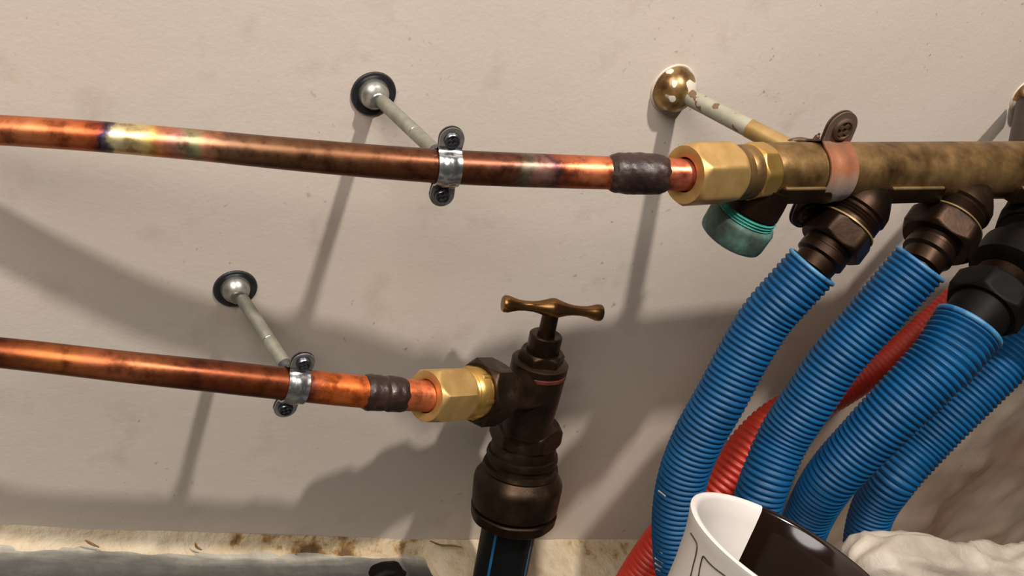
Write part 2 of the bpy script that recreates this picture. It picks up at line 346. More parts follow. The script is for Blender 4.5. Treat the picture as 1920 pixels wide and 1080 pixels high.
# ------------------------------------------------------------------ setting
FLOOR_Z = -1.02
mb = MB(); nx, nz = 260, 150; X0, X1, Z0, Z1 = -1.1, 2.3, -1.05, 0.9
def wally(x, z):
    k = max(0, min(1, (x-0.75)/0.35))*max(0, min(1, (-0.35-z)/0.25))
    p = Vector((x, 0, z))
    y = 0.0012*noise.noise(p*6)
    h = noise.noise(p*9+Vector((3, 1, 5)))
    y -= k*(0.014*noise.noise(p*7) + 0.030*max(0, h-0.15) + 0.010*abs(noise.noise(p*20)))
    return y
vs = [(X0+(X1-X0)*i/nx, 0, Z0+(Z1-Z0)*j/nz) for j in range(nz+1) for i in range(nx+1)]
vs = [(x, wally(x, z), z) for x, _, z in vs]
mb.add(vs, [(j*(nx+1)+i, j*(nx+1)+i+1, (j+1)*(nx+1)+i+1, (j+1)*(nx+1)+i) for j in range(nz) for i in range(nx)])
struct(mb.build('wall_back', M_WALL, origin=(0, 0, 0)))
mb = MB(); box(mb, Vector((0.6, -1.1, FLOOR_Z-0.03)), Vector((1.75, 0, 0)), Vector((0, 1.2, 0)), Vector((0, 0, 0.03)))
struct(mb.build('floor', M_GREY, origin=(0, 0, FLOOR_Z)))

ZW = [(-1.1, -0.60), (-0.3, -0.655), (-0.007, -0.684), (0.225, -0.731), (0.40, -0.765), (0.626, -0.799), (0.76, -0.82), (0.9, -0.88), (1.2, -0.97), (1.6, -1.0), (2.3, -1.01)]
def bank(name, mats, x0, x1, nx, smax, ns, lift, amp, dust=None, s0=0.0):
    mb = MB(); rows = []
    for i in range(nx+1):
        x = x0+(x1-x0)*i/nx; z = interp(x, ZW); sm = smax(x)
        col = []
        for j in range(ns+1):
            t = j/ns; s = s0 + (sm-s0)*t
            p = Vector((x, -s, 0))
            h = amp*(noise.noise(p*28)+0.6*noise.noise(p*75)+0.3*noise.noise(p*160))
            zz = z + lift*(1-t)**2 - s*0.06 + h*min(1, 4*t*(1-t)+0.25)
            col.append(Vector((x, -s, zz)))
        col.append(Vector((x, -sm-0.004, min(zz-0.012, zz))))
        col.append(Vector((x, -sm-0.006, FLOOR_Z-0.005)))
        rows.append(mb.add(col, []))
    n = ns+3
    for i in range(nx):
        for j in range(n-1):
            a, b = rows[i], rows[i+1]
            mi = 0
            if dust is not None:
                c = (mb.v[a+j]+mb.v[b+j+1])/2
                mi = 1 if -c.y < dust(c.x) else 0
            mb.f.append((a+j, b+j, b+j+1, a+j+1)); mb.m.append(mi)
    return struct(mb.build(name, mats, origin=(x0, 0, interp(x0, ZW))))
def cream_w(x):
    base = 0.015 + 0.005*noise.noise(Vector((x*9, 2, 0))) + 0.004*noise.noise(Vector((x*40, 5, 0)))
    k = max(0, min(1, (x-0.395)/0.03)); k = k*k*(3-2*k)
    return base*(1-k) + k*(0.24+0.02*noise.noise(Vector((x*6, 9, 0))))
bank('trim_1', [M_PLASTER], -1.1, 2.3, 420, cream_w, 26, 0.013, 0.0035)
bank('trim_2', [M_GREYBANK], -1.1, 0.55, 200, lambda x: 0.30, 30, 0.0, 0.0012)

# ------------------------------------------------------------------ copper pipes
UPT = [(-110, 238), (0, 244), (100, 250), (200, 257), (300, 265.5), (400, 274.5), (500, 285), (600, 294), (700, 303), (840, 313), (950, 318), (1100, 323), (1200, 326), (1300, 328)]
UPD = [(-110, .028), (0, .044), (72, .050), (200, .064), (328, .076), (456, .088), (584, .098), (772, .110), (944, .118), (1184, .140), (1300, .156)]
UPW = [(-110, 57), (0, 57), (200, 58), (400, 59), (600, 62), (840, 64.5), (1000, 64), (1150, 62), (1300, 61)]
LOT = [(-110, 650), (0, 661), (100, 672), (200, 684), (300, 695), (400, 705), (500, 716), (560, 722), (650, 732), (750, 740), (815, 743)]
LOD = [(-110, .072), (0, .085), (132, .098), (232, .106), (328, .108), (512, .110), (700, .112), (815, .112)]
LOW = [(-110, 57), (0, 58), (200, 59), (400, 61), (560, 62), (700, 61), (815, 60)]
def pipe_pts(T, Dd, W, x0, x1, n):
    P = []; R = []; U = []
    for i in range(n+1):
        x = x0+(x1-x0)*i/n
        # smooth y: average of neighbouring samples
        y = sum(interp(x+dx, T) for dx in (-45, -22, 0, 22, 45))/5 if x0+45 < x < x1-45 else interp(x, T)
        d = sum(interp(x+dx, Dd) for dx in (-60, -30, 0, 30, 60))/5
        p = at(x, y, d); P.append(p); R.append(px(interp(x, W)/2, p)); U.append((x+110)/1420)
    return P, R, U
def U(x): return max(0, min(1, (x+110)/1420))
C_UP = [(-110, (200, 118, 76)), (60, (206, 126, 82)), (165, (196, 104, 58)), (188, (160, 74, 46)), (200, (44, 36, 66)), (213, (120, 110, 110)), (222, (228, 216, 170)), (262, (226, 206, 150)), (290, (226, 190, 110)), (308, (214, 138, 92)), (335, (196, 132, 120)),
        (362, (150, 156, 118)), (392, (198, 136, 104)), (425, (140, 104, 78)), (520, (128, 90, 62)), (700, (124, 78, 50)), (850, (112, 64, 42)), (960, (120, 74, 54)), (985, (136, 128, 110)), (1012, (150, 108, 96)), (1032, (88, 60, 70)), (1052, (180, 98, 66)), (1100, (212, 126, 86)), (1150, (206, 114, 74)), (1290, (206, 116, 88))]
C_LO = [(-110, (128, 62, 36)), (10, (140, 68, 38)), (80, (196, 112, 58)), (130, (206, 118, 62)), (180, (206, 116, 70)), (240, (204, 122, 78)), (300, (168, 94, 54)), (350, (132, 66, 38)), (450, (142, 72, 38)), (530, (148, 76, 38)), (575, (122, 70, 58)), (600, (222, 116, 56)), (660, (232, 122, 60)), (700, (222, 116, 64)), (800, (232, 134, 90)), (900, (232, 134, 90))]
def tone(cs, k, x0, x1): return [(x, tuple(int(v*k) for v in c) if x0 <= x <= x1 else c) for x, c in cs]
C_UP = tone(C_UP, 0.86, 410, 990); C_LO = tone(C_LO, 0.80, -200, 560)
for nm, T, Dd, W, xe, cs, lab, jx in (
        ('up', UPT, UPD, UPW, 1296, C_UP, 'long upper copper pipe with straw-yellow and rainbow heat tints, running to the brass manifold', (1142, 1250, 37.5)),
        ('lo', LOT, LOD, LOW, 812, C_LO, 'short lower copper pipe with brown polished patches, running to the stop tap', (682, 757, 34.5))):
    P, R, Us = pipe_pts(T, Dd, W, -110, xe, 130)
    mb = MB(); sweep(mb, P, R, 48, True, 0, True, Us)
    po = tag(mb.build('copper_pipe', copper_material('heat_tinted_copper_'+nm, [(U(x), rgb(*c)) for x, c in cs])), lab, 'pipe', 'copper pipes on the wall')
    j0, j1, rp = jx
    P, R, Us = pipe_pts(T, Dd, W, j0, j1, 44); n = len(P)
    pm = P[n//2]
    def prof(i):
        t = i/(n-1); up = nm == 'up'
        e = min(1, t/0.16, (1-t)/0.16); e = math.sin(e*math.pi/2)
        r = 31 + (rp-31)*e*(1 if up else 0.85) + 0.2
        if up: r += 1.2*math.sin(t*math.pi)
        else: r -= 1.6*math.exp(-((t-0.52)/0.05)**2)
        return px(r, pm)
    def dsp(i, th, p):
        q = p*1.0 + Vector((math.cos(th), math.sin(th), 0))*0.012
        edge = 1 if 3 < i < n-4 else 0.2
        return edge*0.0007*(noise.noise(q*140)+0.5*noise.noise(q*300))
    # ragged ends: shift the end rings along the pipe by noise
    mb = MB(); rings = sweep(mb, P, [prof(i) for i in range(n)], 48, True, 0, disp=dsp)
    for ri in (0, 1, 2, 3, n-1, n-2, n-3, n-4):
        for k in range(48):
            a = 2*math.pi*k/48; sh = 0.0030*noise.noise(Vector((math.cos(a)*2.2, math.sin(a)*2.2, 4 if ri < 9 else 8)))
            mb.v[rings[ri]+k] += (P[-1]-P[0]).normalized()*sh
    mb.build('brazed_joint', M_BRAZE, po)['label'] = 'dark burnt brazed joint'

# ------------------------------------------------------------------ pipe brackets
def strip(mb, C, a, o, t, prof, th, rib=0.0, mi=0, nw=10):
    """band: prof = list of (out, up, half width, rib factor); thickness th outwards"""
    n = len(prof); rows_o = []; rows_i = []
    for i in range(n):
        q0 = prof[max(0, i-1)]; q1 = prof[min(n-1, i+1)]
        tx, ty = q1[0]-q0[0], q1[1]-q0[1]; l = math.hypot(tx, ty) or 1; nx_, ny_ = -ty/l, tx/l
        if nx_*prof[n//2][0] < 0 and abs(nx_) > 0.05: pass
        ou = []; inn = []
        for j in range(nw+1):
            s = -1+2*j/nw; b = rib*prof[i][3]*math.exp(-(s/0.42)**4)
            base = C + a*(s*prof[i][2]) + o*prof[i][0] + t*prof[i][1]
            nn = (o*nx_+t*ny_)*SGN[0]
            ou.append(base+nn*(th+b)); inn.append(base+nn*b*0.5)
        rows_o.append(mb.add(ou, [])); rows_i.append(mb.add(inn, []))
    def F(q): mb.f.append(q); mb.m.append(mi)
    for i in range(n-1):
        for j in range(nw):
            A_, B_ = rows_o[i], rows_o[i+1]; F((A_+j, A_+j+1, B_+j+1, B_+j))
            A_, B_ = rows_i[i], rows_i[i+1]; F((A_+j, B_+j, B_+j+1, A_+j+1))
        for j in (0, nw): F((rows_o[i]+j, rows_o[i+1]+j, rows_i[i+1]+j, rows_i[i]+j))
    for i in (0, n-1):
        for j in range(nw): F((rows_o[i]+j, rows_i[i]+j, rows_i[i]+j+1, rows_o[i]+j+1))
SGN = [1]
def half_band(sign, r, ear_c, ear_r, hw, gap):
    """profile of one half of the clamp; sign +1 is the front half"""
    p = []
    def ear(top):
        q = []
        for k in range(9):                               # rounded tip
            an = math.pi/2*(1-k/8); q.append((gap, ear_c+ear_r*math.sin(an), max(0.0006, ear_r*math.cos(an)), 0))
        q.append((gap, r+0.0042, (ear_r+hw)/2, 0)); q.append((gap*1.3, r+0.0024, hw, 0.2))
        return q
    p += ear(1)
    for k in range(15):
        an = math.radians(74-148*k/14); p.append((r*math.cos(an), r*math.sin(an), hw, 1 if 1 < k < 13 else 0.5))
    p += [(a, -b, c, d_) for a, b, c, d_ in ear(1)[::-1]]
    return [(sign*a, b, c, d_) for a, b, c, d_ in p]
def screw(root, P, out, r, mat, tip, tipmat):
    mb = MB(); a, e1, e2 = frame(out)
    lathe(mb, P, P+out*0.003, [(0, r), (0.35, r), (0.75, r*0.93), (0.95, r*0.80), (0.9, r*0.72), (0.45, r*0.66), (0.4, r*0.2)], 28, True)
    for k in range(4):                                   # the four lands between the cross slots
        an = math.pi/4+k*math.pi/2+0.35; dd = e1*math.cos(an)+e2*math.sin(an); ee = a.cross(dd)
        box(mb, P+out*0.0019+dd*r*0.40, dd*r*0.22, ee*r*0.20, out*0.0007, 0.0002)
    s = mb.build('screw', mat, root)
    if tip:
        mb = MB(); lathe(mb, P-out*0.001, P-out*tip, [(0, r*0.50), (0.55, r*0.50), (0.85, r*0.36), (1, r*0.15)], 20)
        mb.build('screw_tip', tipmat, s)
def rosette(mb, A, out, r, prof, seg=56):
    lathe(mb, A, A+out*r, prof, seg, True)
def bracket(fpx, C, tang, label, r_pipe, ear_c, ear_r, hw, rr, rod_r, old=False, tip=(0.010, 0.006), group=None, cl=True):
    Fw = at(fpx[0], fpx[1], 0.0)
    root = thing('pipe_bracket', Fw, label, 'bracket', group)
    a = tang.normalized(); o = Vector((0, -1, 0)); o = (o-a*o.dot(a)).normalized(); t = o.cross(a)
    if t.z < 0: t = -t
    E = C - o*(r_pipe+0.0005)                            # where the rod meets the clamp
    ax = (E-Fw).normalized()
    W0 = Vector((0, -1, 0)); W1 = W0*0.002
    if not old:
        mb = MB(); rosette(mb, Fw, W0, rr, [(-0.1, rr), (0.05, rr), (0.12, rr*0.96), (0.13, rr*0.86), (0.06, rr*0.74), (0.06, rr*0.4)])
        rs = mb.build('wall_rosette', M_STEELDK, root); rs['label'] = 'dark grey outer rim'
        mb = MB(); rosette(mb, Fw, W0, rr, [(0.0, rr*0.68), (0.14, rr*0.67), (0.24, rr*0.64), (0.36, rr*0.60), (0.46, rr*0.51), (0.56, rr*0.43), (0.68, rr*0.375), (0.80, rr*0.35), (0.84, rr*0.30)])
        mb.build('bell', M_SATIN, rs)
        mb = MB(); lathe(mb, Fw, E, [(0.02, rod_r), (0.62, rod_r), (0.63, rod_r*0.96), (0.632, rod_r), (0.94, rod_r*1.0)], 32)
        rod = mb.build('rod', M_ZINCDULL, root)
        mb = MB(); P = Fw+(E-Fw)*0.626; lathe(mb, P-ax*0.0006, P+ax*0.0006, [(0, rod_r*0.99), (0.3, rod_r*1.035), (0.7, rod_r*1.035), (1, rod_r*0.99)], 32)
        mb.build('joint_ring', M_ZINC, rod)
        mb = MB(); lathe(mb, E-ax*0.011, E, [(0, rod_r*0.8), (0.0, rod_r*1.0), (0.12, rod_r*1.12), (0.8, rod_r*1.12), (1, rod_r*0.9)], 32)
        mb.build('collar', M_STEELMID, root)
    else:
        mb = MB(); rosette(mb, Fw, W0, rr, [(-0.1, rr*1.02), (0.03, rr*1.02), (0.06, rr*0.99), (0.05, rr*0.93)])
        mb.build('paint_rim', M_PAINT, root)
        mb = MB(); rosette(mb, Fw, W0, rr, [(0.0, rr*0.95), (0.10, rr*0.94), (0.30, rr*0.90), (0.5, rr*0.79), (0.68, rr*0.64), (0.80, rr*0.48), (0.87, rr*0.34), (0.9, rr*0.2)])
        mb.build('wall_rosette', M_OLDROSE, root)
        mb = MB(); lathe(mb, Fw, E, [(0.12, rod_r), (0.60, rod_r*1.02)], 32); mb.build('rod', M_OLDROD, root)
        mb = MB(); lathe(mb, Fw, E, [(0.60, rod_r*1.06), (0.99, rod_r*1.06)], 32); mb.build('rod_end', M_RODBRASS, root)
    if not cl: return root
    mf, mk = (M_RUST, M_RUSTDK) if old else (M_ZINC, M_STEELMID)
    mb = MB(); SGN[0] = -1
    # outward normal of the front half: the profile runs downwards, so its normal points away from the axis
    pf = half_band(1, r_pipe+0.0004, ear_c, ear_r, hw, 0.0008)
    SGN[0] = 1; n0 = pf[len(pf)//2]
    strip(mb, C, a, o, t, pf, 0.0013, 0.0011)
    fb = mb.build('clamp_front', mf, root, sharp=40)
    mb = MB(); SGN[0] = -1
    strip(mb, C, a, o, t, half_band(-1, r_pipe+0.0004, ear_c, ear_r*1.02, hw, 0.0004), 0.0013, 0.0)
    mb.build('clamp_back', mk, root, sharp=40)
    for s, k in ((1, 0), (-1, 1)):
        screw(root, C+t*(s*ear_c)+o*0.0021, o, ear_r*0.66, M_RUSTDK if old else M_STEELMID, tip[k], M_RUSTDK if old else M_ZINC)
    return root
def pipe_at(T, Dd, x):
    f = lambda q: at(q, interp(q, T), interp(q, Dd))
    return f(x), (f(x+25)-f(x-25)).normalized()
c1, t1 = pipe_at(UPT, UPD, 837)
bracket((700, 175), c1, t1, 'zinc bracket with twin-screw clamp holding the upper copper pipe', px(32.3, c1), 0.0205, 0.0083, 0.0078, 0.0172, px(14.6, c1), tip=(0.006, 0.004), group='new zinc pipe brackets')
c2, t2 = pipe_at(LOT, LOD, 551)
bracket((441, 540), c2, t2, 'zinc bracket with pointed screw tip holding the lower copper pipe', px(31.2, c2), 0.0212, 0.0083, 0.0078, 0.0172, px(13.4, c2), tip=(0.014, 0.004), group='new zinc pipe brackets')

# ------------------------------------------------------------------ brass manifold
def man(x, dy=0):                                        # a point of the manifold's axis, parallel to the wall
    return at(x, 321-0.004*(x-1400)+dy, 0.142)
A0, A1 = man(1424), man(2500)
aM = (A1-A0).normalized(); oM = Vector((0, -1, 0)); oM = (oM-aM*oM.dot(aM)).normalized(); uM = oM.cross(aM)
if uM.z < 0: uM = -uM
RM = px(54.5, man(1600))
RM0 = RM
root = thing('manifold', man(1700), 'long tarnished brass manifold with ports feeding the blue hoses', 'manifold')
mb = MB(); rA, rB = px(54, A0), px(54, A1)
lathe(mb, A0, A1, [(0, rA*0.90), (0.004, rA*0.97)]+[(0.02+0.98*k/20, rA+(rB-rA)*k/20) for k in range(21)], 64)
mb.build('body', M_OLDBRASS, root)
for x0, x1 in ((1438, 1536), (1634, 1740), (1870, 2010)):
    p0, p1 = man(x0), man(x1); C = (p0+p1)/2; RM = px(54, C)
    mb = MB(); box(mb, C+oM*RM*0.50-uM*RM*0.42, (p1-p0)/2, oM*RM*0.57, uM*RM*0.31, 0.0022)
    fl = mb.build('spanner_flat', M_BROWNSHADE, root)
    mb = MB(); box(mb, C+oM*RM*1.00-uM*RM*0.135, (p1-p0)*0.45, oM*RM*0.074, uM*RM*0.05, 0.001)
    mb.build('pale_edge', M_EDGE, fl)  # pale strip that paints the highlight along the ledge
RM = px(54, man(1540))
def port(S_, E_, dz):
    z0 = depth(man(S_[0])); return at(S_[0], S_[1], z=z0), at(E_[0], E_[1], z=dz)
PORTS = [((1642, 345), (1522, 503), 0.729), ((1826, 345), (1725, 497), 0.758), ((2020, 345), (1816, 612), 0.765)]
def stations(P, Q, lst): return [(t, px(r, P+(Q-P)*t)) for t, r in lst]
for i, (s, e, dz) in enumerate(PORTS):
    P, Q = port(s, e, dz)
    mb = MB()
    if i < 2: pr = stations(P, Q, [(0, 30), (0.08, 44), (0.18, 54), (0.24, 59), (0.32, 60), (0.34, 55), (0.37, 57), (0.385, 54.5), (0.40, 57), (0.415, 54.5), (0.43, 57), (0.445, 54.5), (0.46, 56), (0.56, 55)])
    else: pr = stations(P, Q, [(0, 30), (0.06, 44), (0.15, 58), (0.3, 58)])
    lathe(mb, P, Q, pr, 48); mb.build('port', M_BROWNSHADE, root)
# end cap port
P, Q = at(1440, 338, z=depth(man(1440))), at(1372, 442, z=depth(man(1440))+0.026)
mb = MB(); lathe(mb, P, Q, stations(P, Q, [(0, 52), (0.30, 56), (0.46, 57), (0.47, 53), (0.62, 53)]), 48)
mb.build('port', M_BROWNSHADE, root)
cap = thing('blanking_cap', P+(Q-P)*0.8, 'round green corroded cap closing the end port under the manifold', 'cap')
mb = MB(); pr = [(0.50, 54)]
for k in range(4): pr += [(0.52+k*0.045, 58), (0.54+k*0.045, 54.5)]
lathe(mb, P, Q, stations(P, Q, pr+[(0.72, 54)]), 48); mb.build('thread', M_TEAL, cap)['label'] = 'bright teal thread'
mb = MB(); lathe(mb, P, Q, stations(P, Q, [(0.62, 52), (0.635, 59), (0.66, 63), (0.70, 65), (0.98, 63), (1.03, 61), (1.05, 56), (1.06, 20)]), 56); mb.build('cap', M_VERD, cap)

# hose connectors under the ports
for i, (s, e, dz) in enumerate(PORTS[:2]):
    P, Q = port(s, e, dz)
    rt = thing('hose_connector', P+(Q-P)*0.7, ['browned hose connector with hexagon nut above the leftmost blue hose', 'browned hose connector with pale worn nut edge above the second blue hose from left'][i], 'connector', 'hose connectors under the manifold')
    NA, NB = P+(Q-P)*0.50, P+(Q-P)*0.74
    mb = MB(); hexnut(mb, NA, NB, px(67+5*i, NA), 0.08, math.radians(18)); nut = mb.build('union_nut', M_BROWNSHADE, rt)
    mb = MB(); lathe(mb, NA-(Q-P)*0.006, NA+(Q-P)*0.012, [(0, px(57, NA)), (0, px(61+4*i, NA)), (1, px(62+4*i, NA))], 48); mb.build('pale_edge', M_EDGE, nut)
    mb = MB(); lathe(mb, P, Q, stations(P, Q, [(0.72, 46), (0.80, 45), (0.81, 47), (0.88, 47), (0.90, 40), (1.02, 38), (1.04, 30), (1.13, 28)]), 40); mb.build('tail', M_BROWNSHADE, rt)
# long dark valve on the third port
P, Q = port(*PORTS[2])
rt = thing('isolating_valve', P+(Q-P)*0.5, 'black long-bodied valve hanging off the right end of the manifold', 'valve')
mb = MB(); lathe(mb, P, Q, stations(P, Q, [(0.28, 58), (0.30, 66), (0.44, 66), (0.45, 56), (0.50, 56), (0.54, 74), (0.66, 74), (0.69, 50)]), 48); mb.build('body', M_BLACKBR, rt)
mb = MB(); NA, NB = P+(Q-P)*0.31, P+(Q-P)*0.43; hexnut(mb, NA, NB, px(82, NA), 0.08, 0.2); mb.build('union_nut', M_BLACKBR, rt)
pr = []
for k in range(4): pr += [(0.69+k*0.02, 48), (0.70+k*0.02, 52)]
mb = MB(); lathe(mb, P, Q, stations(P, Q, pr), 48); mb.build('thread', M_BROWNSHADE, rt)
mb = MB(); NA, NB = P+(Q-P)*0.77, P+(Q-P)*0.90; hexnut(mb, NA, NB, px(74, NA), 0.08, 0.35); mb.build('gland_nut', M_BLACKBR, rt)
mb = MB(); lathe(mb, P, Q, stations(P, Q, [(0.88, 56), (0.97, 55), (1.0, 48), (1.12, 44)]), 40); mb.build('tail', M_BLACKBR, rt)
kc = P+(Q-P)*0.60; kd = Vector((0.62, -0.75, 0.12)).normalized()
mb = MB(); lathe(mb, kc, kc+kd*0.085, [(0, 0.014), (0.35, 0.014), (0.36, 0.026), (0.42, 0.028), (0.95, 0.028), (1, 0.024)], 40, rfun=lambda th, r, t: r*(1+0.04*math.cos(10*th)) if t > 0.36 else r)
mb.build('hand_wheel', M_BLACK, rt)

# old bracket round the manifold, and the next one at the frame's edge
c3 = man(1542); 
bracket((1262, 166), c3, aM, 'old rust-stained bracket with paint-splashed brass rosette clamping the manifold', px(54.5, c3), px(88, c3), 0.0135, 0.0135, px(47, at(1262, 166, 0)), px(17.5, at(1400, 245, z=.74)), True, (0.012, 0.006), 'old manifold brackets')
mb = MB(); root3 = [o for o in COL.objects if o.name.startswith('pipe_bracket')][-1]
tb = [at(1476, 266, z=0.735), at(1500, 262, z=0.732), at(1524, 265, z=0.728), at(1537, 250, z=0.724)]
cc = catmull(tb, 6); mb = MB(); sweep(mb, cc, [0.0022 if 1 < i < len(cc)-2 else 0.001 for i in range(len(cc))], 10); mb.build('base_plate', M_RUSTDK, root3)
c4 = man(1945)
b4 = bracket((1921, 181), c4, aM, 'dark red-brown bracket rosette at the right end of the manifold', px(54.5, c4), px(86, c4), 0.0135, 0.0135, px(33, at(1921, 181, 0)), px(13, at(1921, 200, z=.9)), True, (0.012, 0.006), 'old manifold brackets')
for ch in b4.children:
    if ch.name.startswith('rod'): ch.data.materials[0] = M_BROWNSHADE

# ------------------------------------------------------------------ compression fittings
def dirpt(p, d, l): return p + d.normalized()*l
pN, tN = pipe_at(UPT, UPD, 1284)
axN = (man(1450)-pN).normalized()
rt = thing('compression_fitting', pN, 'upper new brass compression fitting joining copper pipe to the manifold end', 'fitting', 'brass compression fittings')
q = lambda x: pN + (man(1450)-pN)*((x-1284)/(1450-1284.0))
mb = MB(); hexnut(mb, q(1282), q(1365), px(64, pN), 0.16, math.radians(-9), px(33, pN)); mb.build('compression_nut', M_BRASS, rt)
mb = MB(); pp = [q(1360), q(1420)]
lathe(mb, pp[0], pp[1], [(0, px(50, pN)), (0.08, px(54, pN)), (0.16, px(52, pN)), (0.24, px(54, pN)), (0.32, px(52, pN)), (0.40, px(54.5, pN)), (0.5, px(54.5, pN)), (1, px(52, pN))], 48)
mb.build('thread', M_OLDBRASS, rt)
mb = MB(); hexnut(mb, q(1396), q(1428), px(60, pN), 0.08, math.radians(8), sides=8); mb.build('hexagon_collar', M_BRASSSH, rt)

pL, tL = pipe_at(LOT, LOD, 800)
TA = at(1012, 728, 0.074)
rt = thing('compression_fitting', pL, 'lower new brass compression fitting joining copper pipe to the stop tap', 'fitting', 'brass compression fittings')
q = lambda x: pL + (TA-pL)*((x-800)/(1012-800.0))
mb = MB(); hexnut(mb, q(797), q(860), px(56, pL), 0.16, math.radians(5), px(32, pL)); mb.build('compression_nut', M_BRASS, rt)
mb = MB(); lathe(mb, q(858), q(900), [(0, px(47, pL)), (0.1, px(50, pL)), (0.18, px(47, pL)), (0.3, px(52, pL)), (1, px(52, pL))], 48); mb.build('thread', M_BRASSSH, rt)
mb = MB(); hexnut(mb, q(868), q(895), px(55, pL), 0.1, math.radians(24)); mb.build('hexagon_collar', M_BRASSSH, rt)

# ------------------------------------------------------------------ stop tap
zt = depth(TA)
T0 = at(1036, 574, z=zt-0.030); T1 = at(986, 800, z=zt+0.014)   # spindle top to body foot
axT = (T1-T0)
tp = lambda y: T0 + axT*((y-574)/226.0)
rt = thing('stop_tap', tp(800), 'dark bronze stop tap with tee handle standing on the black water pipe', 'tap')
q = lambda x: pL + (TA-pL)*((x-800)/(1012-800.0))
mb = MB(); hexnut(mb, q(884), q(926), px(65, q(900)), 0.10, math.radians(30)); mb.build('union_nut', M_BRONZE, rt)
mb = MB(); lathe(mb, q(924), q(1004), [(0, px(54, q(930))), (0.10, px(50, q(930))), (0.28, px(42, q(930))), (0.6, px(42, q(930))), (1, px(44, q(930)))], 48); mb.build('inlet', M_BRONZE, rt)
def tl(name, y0, y1, prof, mat, parent, seg=48):
    m_ = MB(); A_, B_ = tp(y0), tp(y1); lathe(m_, A_, B_, [(t, px(r, A_)) for t, r in prof], seg); return m_.build(name, mat, parent)
tl('body', 690, 806, [(0, 52), (0.05, 53), (0.5, 51), (0.85, 48), (1, 46)], M_BRONZE, rt)
tl('red_washer', 686, 695, [(0, 51), (0.2, 54), (0.8, 54), (1, 51)], M_REDRUB, rt)['label'] = 'dull red sealing washer'
tl('flange', 672, 688, [(0, 50), (0.15, 54), (0.8, 54), (1, 50)], M_BRONZE, rt)
m_ = MB(); hexnut(m_, tp(654), tp(677), px(45, tp(660)), 0.12, 0.25); m_.build('bonnet_nut', M_BRONZE, rt)
tl('gland_nut', 624, 658, [(0.06, 18), (0.0, 22), (0.0, 29), (0.06, 31.5), (0.9, 31.5), (1, 30)], M_BRONZE, rt)
tl('spindle', 576, 632, [(0, 15.5), (0.9, 16.5), (1, 16.5)], M_BRONZE, rt)
hz = depth(tp(576))
HA, HB = at(942, 569, z=hz-0.012), at(1129, 587, z=hz+0.014)
m_ = MB()
hp = [(0, 11), (0.004, 14), (0.02, 16), (0.06, 16), (0.10, 13.5), (0.16, 10.5), (0.23, 9.5), (0.30, 10), (0.36, 12), (0.42, 15.5), (0.47, 19), (0.5, 20), (0.53, 19), (0.58, 15.5), (0.64, 12), (0.70, 10), (0.77, 9.5), (0.84, 10.5), (0.90, 13.5), (0.94, 16), (0.98, 16), (0.996, 14), (1, 11)]
lathe(m_, HA, HB, [(t, px(r, tp(576))) for t, r in hp], 40); m_.build('tee_handle', M_HANDLE, rt)['label'] = 'rubbed golden bronze tee handle'

# ------------------------------------------------------------------ pipe union and black water pipe
G0, G1 = at(990, 785, z=zt+0.026), at(962, 962, z=zt+0.055)
gp = lambda t: G0+(G1-G0)*t
rt = thing('pipe_union', gp(0.6), 'stepped dark bronze union between stop tap and black water pipe', 'union')
m_ = MB(); hexnut(m_, gp(0.03), gp(0.24), px(70, G0), 0.10, 0.55); m_.build('hexagon', M_BRONZE, rt)
m_ = MB(); lathe(m_, G0, G1, [(t, px(r, gp(t))) for t, r in [(0.20, 58), (0.24, 61), (0.33, 62), (0.335, 66), (0.37, 68), (0.40, 67), (0.405, 63), (0.46, 64), (0.465, 70), (0.50, 72), (0.52, 70), (0.58, 78), (0.62, 83), (0.66, 84), (0.89, 81), (0.91, 75)]], 64); m_.build('body', M_BRONZE, rt)
m_ = MB(); lathe(m_, G0, G1, [(t, px(r, gp(t))) for t, r in [(0.915, 70), (0.925, 79), (0.94, 81), (1.03, 79), (1.05, 74), (1.055, 45)]], 64, rfun=lambda th, r, t: r*(1+0.012*math.cos(8*th))); m_.build('clamp_ring', M_BROWNSHADE, rt)
B0, B1 = at(966, 930, z=zt+0.052), at(937, 1080, z=zt+0.085)
B2 = B0 + (B1-B0)*1.02
k = (FLOOR_Z+0.02-B0.z)/(B1.z-B0.z); B2 = B0+(B1-B0)*k
rp_ = px(50, B1)
m_ = MB(); lathe(m_, B0, B2, [(0, rp_*1.0), (1, rp_)], 48)
wp = tag(m_.build('water_pipe', M_BLACK), 'black plastic water pipe with blue stripes under the stop tap', 'pipe')
a, e1, e2 = frame(B2-B0, CAM-B1)
for an in (0.42, -1.08, -2.6, -4.1):
    for sg in (1,):
        m_ = MB(); n = 6; vs = []
        for k in range(n+1):
            th = an*sg - 0.05 + 0.10*k/n
            for tt, rr in ((0, rp_+0.0003), (1, rp_+0.0003)): vs.append(B0+(B2-B0)*tt+(e1*math.cos(th)+e2*math.sin(th))*rr)
        m_.add(vs, [(2*k, 2*k+1, 2*k+3, 2*k+2) for k in range(n)]); m_.build('stripe', M_STRIPE, wp)

